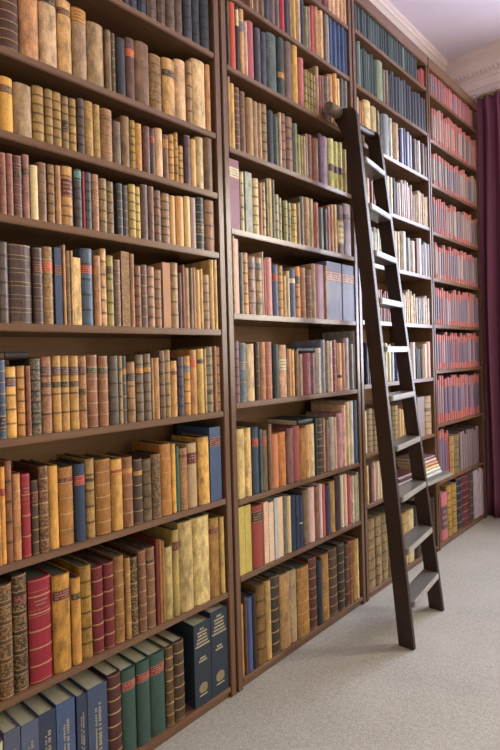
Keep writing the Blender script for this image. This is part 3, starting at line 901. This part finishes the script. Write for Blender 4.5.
# the slide pulled out of the third bookcase and the books stacked on it
ZS = SH[3][1]
sl = empty('pull_out_slide', (-.08, 3.35, ZS + .001))
tag(sl, 'grey wooden slide pulled out of the third bookcase behind the ladder', 'shelf')
bm = bmesh.new()
prism(bm, [(-.15, -.34), (.083, -.34), (.083, -.38), (.165, -.38), (.165, .342), (.083, .342), (.083, .288), (-.15, .288)], 2, 0, .022)
bm_obj('slide_board', bm, W_TREAD, sl, bevel=.003)
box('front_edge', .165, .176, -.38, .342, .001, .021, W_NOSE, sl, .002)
stk = [('b9b7ae', .024, .27, 'pale grey book lying at the bottom of the right stack on the slide'),
       ('c3c2b4', .024, .26, 'pale greenish book lying second from bottom in the right stack on the slide'),
       ('c9ae6c', .02, .25, 'yellowish book lying in the middle of the right stack on the slide'),
       ('b07a4e', .022, .25, 'orange brown book lying third from top in the right stack on the slide'),
       ('c29a8c', .022, .24, 'pinkish book lying second from top in the right stack on the slide'),
       ('7a5a5a', .02, .23, 'mauve book lying on top of the right stack on the slide')]
z = ZS + .0236
for i, (hx, th, ln, lab) in enumerate(stk):
    flat_book(3.625 - .012 * i, z, th, ln, .18, hx, .05 - .004 * i, lab, 'stack of books on the pull-out slide')
    z += th + .0006
z = ZS + .0236
for hx, th, ln, lab in (('54402c', .04, .26, 'thick brown book lying at the bottom of the left stack on the slide'),
                        ('5c2e28', .034, .25, 'dark red book lying on top of the left stack on the slide')):
    flat_book(3.27, z, th, ln, .18, hx, .03, lab, 'stack of books on the pull-out slide', feats='c')
    z += th + .0006

# ------------------------------------------------------------------ ladder
lad = empty('library_ladder', (.3, 2.6, 0))
tag(lad, 'dark wooden library ladder leaning against the bookcases', 'ladder')
LO = Vector((.3, 2.6, 0))


def rail(yb, yt, th, f0, up):
    """side rail leaning back; yb / yt are its near face at the foot and at the top, f0 its front edge at the floor"""
    bm = bmesh.new()
    xf = lambda z: f0 - .104 * z
    hb = max(.022, xf(2.6) - .12)
    h = 2.60 + up
    poly = [(xf(0), 0), (xf(h), h)]
    cx = xf(h) - .042
    for i in range(1, 6):                     # rounded head
        a = math.radians(90 * i / 6)
        poly.append((cx + math.cos(a) * .042, h + math.sin(a) * .072))
    poly += [(cx, h + .072), (hb, h + .086)]
    for i in range(1, 5):
        a = math.radians(90 + 90 * i / 5)
        poly.append((hb + math.cos(a) * .018, h + .068 + math.sin(a) * .018))
    poly += [(hb - .018, h + .03), (hb + .006, h), (f0 - .078 - .104 * (h - .12), h - .10), (f0 - .078, 0)]
    prism(bm, poly, 1, 0, 1)
    for v in bm.verts:
        k = v.co.z / 2.67
        y = yb + (yt - yb) * k + v.co.y * th
        v.co = Vector((v.co.x, y, v.co.z)) - LO
    return bm_obj('side_rail', bm, W_LAD, lad, bevel=.004)


FL, FR = .420, .372
Y0 = lambda z: 2.355 + .028 * z
Y1 = lambda z: 2.814 - .022 * z
rail(Y0(0), Y0(2.67), .027, FL, .015)
rail(Y1(0), Y1(2.67), .027, FR, .0)
for i in range(10):
    zt = .212 + .2455 * i
    a, b = Y0(zt) + .0275, Y1(zt) - .0005
    xf = (FL + FR) / 2 - .104 * zt + .012
    o = Vector((xf, (a + b) / 2, zt)) - LO
    dpt, th, c = .092, .028, .02
    hw = (b - a) / 2
    sk = (FR - FL) / (b - a)

    def board(poly, z0, z1):
        bm = bmesh.new()
        prism(bm, [(x + y * sk, y) for x, y in poly], 2, z0, z1)
        return bm
    tr = bm_obj('tread', board([(-dpt, -hw), (-dpt, hw), (-c, hw), (-.006, hw - .006), (0, hw - c), (0, -hw + c), (-.006, -hw + .006), (-c, -hw)], -th, 0),
                W_TREAD, lad, bevel=.003)
    tr.location = o
    ns = bm_obj('worn_lit_edge', board([(-.009, -hw + .010), (-.009, hw - .010), (.0012, hw - c), (.0012, -hw + c)], -.025, .0009), W_NOSE, tr, bevel=.003)  # worn nosing, its bright highlight painted in by the pale wood
    ns['label'] = 'worn front edge of the tread, painted pale as if lit'
# the roller across the head of the ladder, resting against the shelf
bm = bmesh.new()


def cyl(bm, x, z, y0, y1, r, seg=28):
    rings = []
    prof = [(y0 + .006, r * .72), (y0, r * .80), (y0, r * .86), (y0 + .004, r), (y1 - .004, r), (y1, r * .86), (y1, 0.001)]
    prof = [(y0 + .004, 0.001)] + prof
    for y, rr in prof:
        rings.append([bm.verts.new((x + math.cos(2 * math.pi * i / seg) * rr, y, z + math.sin(2 * math.pi * i / seg) * rr)) for i in range(seg)])
    for A, B in zip(rings, rings[1:]):
        for i in range(seg):
            bm.faces.new((A[i], A[(i + 1) % seg], B[(i + 1) % seg], B[i]))
    bm.faces.new(rings[0])
    bm.faces.new(rings[-1][::-1])


cyl(bm, .038 - .3, 2.676, 2.33 - 2.6, Y0(2.67) - .0005 - 2.6, .031)
ro = bm_obj('roller', bm, W_ROLL, lad)
for p in ro.data.polygons:
    p.use_smooth = len(p.vertices) == 4 and abs(p.normal.y) < .5
ro['label'] = 'pale round roller at the head of the ladder'
bm = bmesh.new()
cyl(bm, .055 - .3, 2.650, Y0(2.67) + .0275 - 2.6, Y1(2.67) - .0005 - 2.6, .022)
bm_obj('crossbar', bm, W_LAD, lad)

# ------------------------------------------------------------------ room
def room_box(name, *a):
    return struct(box(name, *a))


struct(box('floor', WALL_X - .1, RIGHT_X + .1, BACK_Y - .1, END_Y + .3, -.06, 0, M_CARPET))
struct(box('ceiling', WALL_X - .1, RIGHT_X + .1, BACK_Y - .1, END_Y + .3, CEIL, CEIL + .06, M_PLASTER))
struct(box('wall_left', WALL_X - .1, WALL_X, BACK_Y - .1, END_Y + .3, 0, CEIL, M_WALL))


def wall_with_openings(name, axis, at0, at1, lo, hi, holes):
    """wall across the room (axis 'x': runs along x) pierced by window openings"""
    bm = bmesh.new()
    cur = lo
    for a, b, z0, z1 in holes:
        for p, q, r0, r1 in ((cur, a, 0, CEIL), (a, b, 0, z0), (a, b, z1, CEIL)):
            if axis == 'x':
                bm_box(bm, p, q, at0, at1, r0, r1)
            else:
                bm_box(bm, at0, at1, p, q, r0, r1)
        cur = b
    if axis == 'x':
        bm_box(bm, cur, hi, at0, at1, 0, CEIL)
    else:
        bm_box(bm, at0, at1, cur, hi, 0, CEIL)
    return struct(bm_obj(name, bm, M_WALL))


EW = [(.50, 1.75, .8, 3.52), (2.2, 3.45, .8, 3.52)]
RW = [(-.9, .9, .7, 3.2)]
wall_with_openings('wall_end', 'x', END_Y, END_Y + .2, WALL_X, RIGHT_X, EW)
wall_with_openings('wall_right', 'y', RIGHT_X, RIGHT_X + .2, BACK_Y, END_Y, RW)
struct(box('wall_back', WALL_X, RIGHT_X, BACK_Y - .1, BACK_Y, 0, CEIL, M_WALL))


def window(name, axis, a, b, z0, z1, at):
    bm = bmesh.new()
    w = .05

    def bar(p, q, r0, r1, d0=0, d1=.05):
        if axis == 'x':
            bm_box(bm, p, q, at + d0, at + d1, r0, r1)
        else:
            bm_box(bm, at + d0, at + d1, p, q, r0, r1)
    bar(a, a + w, z0, z1)
    bar(b - w, b, z0, z1)
    bar(a + w, b - w, z0, z0 + w)
    bar(a + w, b - w, z1 - w, z1)
    bar((a + b) / 2 - .015, (a + b) / 2 + .015, z0 + w, z1 - w, .01, .04)
    for k in (1, 2, 3):
        zz = z0 + (z1 - z0) * k / 4
        bar(a + w, (a + b) / 2 - .015, zz - .015, zz + .015, .01, .04)
        bar((a + b) / 2 + .015, b - w, zz - .015, zz + .015, .01, .04)
    struct(bm_obj(name, bm, M_FRAME))


window('window_1', 'x', *EW[0], END_Y + .12)
window('window_2', 'x', *EW[1], END_Y + .12)
window('added_window_3', 'y', *RW[0], RIGHT_X + .12)  # unseen window, added to frame the warm fill lamp

# cornices: moulded profile (projection, drop below the ceiling)
PROF = [(.0, .34), (.018, .34), (.022, .325), (.040, .318), (.040, .300), (.052, .290), (.058, .262), (.066, .255), (.066, .190), (.074, .186), (.080, .165),
        (.100, .150), (.100, .138), (.112, .130), (.118, .105), (.140, .070), (.172, .048), (.186, .044), (.186, .030), (.200, .022), (.200, .0), (.0, .0)]
bm = bmesh.new()
prism(bm, [(WALL_X + d * .98, CEIL - z) for d, z in PROF], 1, BACK_Y, END_Y - .001)
struct(bm_obj('trim_1', bm, M_CORN))
bm = bmesh.new()
prism(bm, [(END_Y - d * 1.1, CEIL - z) for d, z in PROF], 0, WALL_X + .001, RIGHT_X)
for v in bm.verts:
    v.co.x, v.co.y = v.co.x, v.co.y
x = WALL_X + .24
while x < 1.2:                                # carved bead and leaf rows
    bmesh.ops.create_icosphere(bm, subdivisions=1, radius=.011, matrix=Matrix.Translation((x, END_Y - .058, CEIL - .308)))
    bmesh.ops.create_icosphere(bm, subdivisions=1, radius=.014, matrix=Matrix.Translation((x, END_Y - .118, CEIL - .143)))
    x += .034
struct(bm_obj('trim_2', bm, M_CORN))

# ----------------------------------------------------------------- curtain
cu = empty('curtain', (.15, 4.70, 0))
tag(cu, 'long burgundy curtain hanging beside the farthest bookcase', 'curtain')
bm = bmesh.new()
rows, cols = 24, 90
grid = []
for j in range(rows + 1):
    z = .008 + (3.545 - .008) * j / rows
    line = []
    for i in range(cols + 1):
        u = i / cols
        x = -.015 + .53 * u
        k = 1 - .25 * (j / rows)
        y = 4.705 + .030 * k * math.sin(u * 2 * math.pi * 5.5 + .5 * math.sin(z * 1.3)) +   .005 * math.sin(u * 2 * math.pi * 13 + z * .8) * k
        line.append((x - .15 + .006 * math.sin(z * 2.1 + u * 9), y - 4.70, z))
    grid.append(line)
front = [[bm.verts.new(p) for p in l] for l in grid]
rear = [[bm.verts.new((p[0], p[1] + .004, p[2])) for p in l] for l in grid]
for j in range(rows):
    for i in range(cols):
        bm.faces.new((front[j][i], front[j][i + 1], front[j + 1][i + 1], front[j + 1][i]))
        bm.faces.new((rear[j][i], rear[j + 1][i], rear[j + 1][i + 1], rear[j][i + 1]))
for j in range(rows):
    for i in (0, cols):
        bm.faces.new((front[j][i], front[j + 1][i], rear[j + 1][i], rear[j][i]))
for i in range(cols):
    for j in (0, rows):
        bm.faces.new((front[j][i], front[j][i + 1], rear[j][i + 1], rear[j][i]))
bm_obj('drape', bm, M_CURT, cu, smooth=True)
bm = bmesh.new()
bmesh.ops.create_cone(bm, cap_ends=True, segments=16, radius1=.012, radius2=.012, depth=.8,
                      matrix=Matrix.Translation((.25, .005, 3.556)) @ Matrix.Rotation(math.radians(90), 4, 'Y'))
bm_obj('curtain_rod', bm, M_BRASS, cu)

# ------------------------------------------------------------------- light
def area(name, loc, direction, sx, sy, watts, col, spread=180):
    l = bpy.data.lights.new(name, 'AREA')
    l.shape = 'RECTANGLE'
    l.size, l.size_y = sx, sy
    l.energy = watts
    l.color = col
    l.spread = math.radians(spread)
    o = bpy.data.objects.new(name, l)
    COL.objects.link(o)
    o.location = loc
    o.rotation_euler = Vector(direction).to_track_quat('-Z', 'Y').to_euler()
    return o


for e, k, c in zip(EW, (E_END, E_END2), ((.76, .80, 1.0), (1.0, .93, .81))):
    area('daylight_end_window', ((e[0] + e[1]) / 2, END_Y + .75, 2.55), (0, -1, -.30), 1.5, 3.0, k, c, 165)
area('added_warm_fill', (RIGHT_X + .08, 0, 1.95), (-1, 0, 0), 1.7, 2.4, E_R1, (1.0, .87, .62))  # warm fill lamp added out of view to brighten the spines
w = bpy.data.worlds.new('world')
SC.world = w
w.use_nodes = True
w.node_tree.nodes['Background'].inputs[0].default_value = (.8, .87, 1, 1)
w.node_tree.nodes['Background'].inputs[1].default_value = .6
SC.view_settings.view_transform = 'Standard'
SC.view_settings.look = 'None'
SC.view_settings.exposure = EXPO
SC.view_settings.gamma = 1
SC.view_settings.use_curve_mapping = False
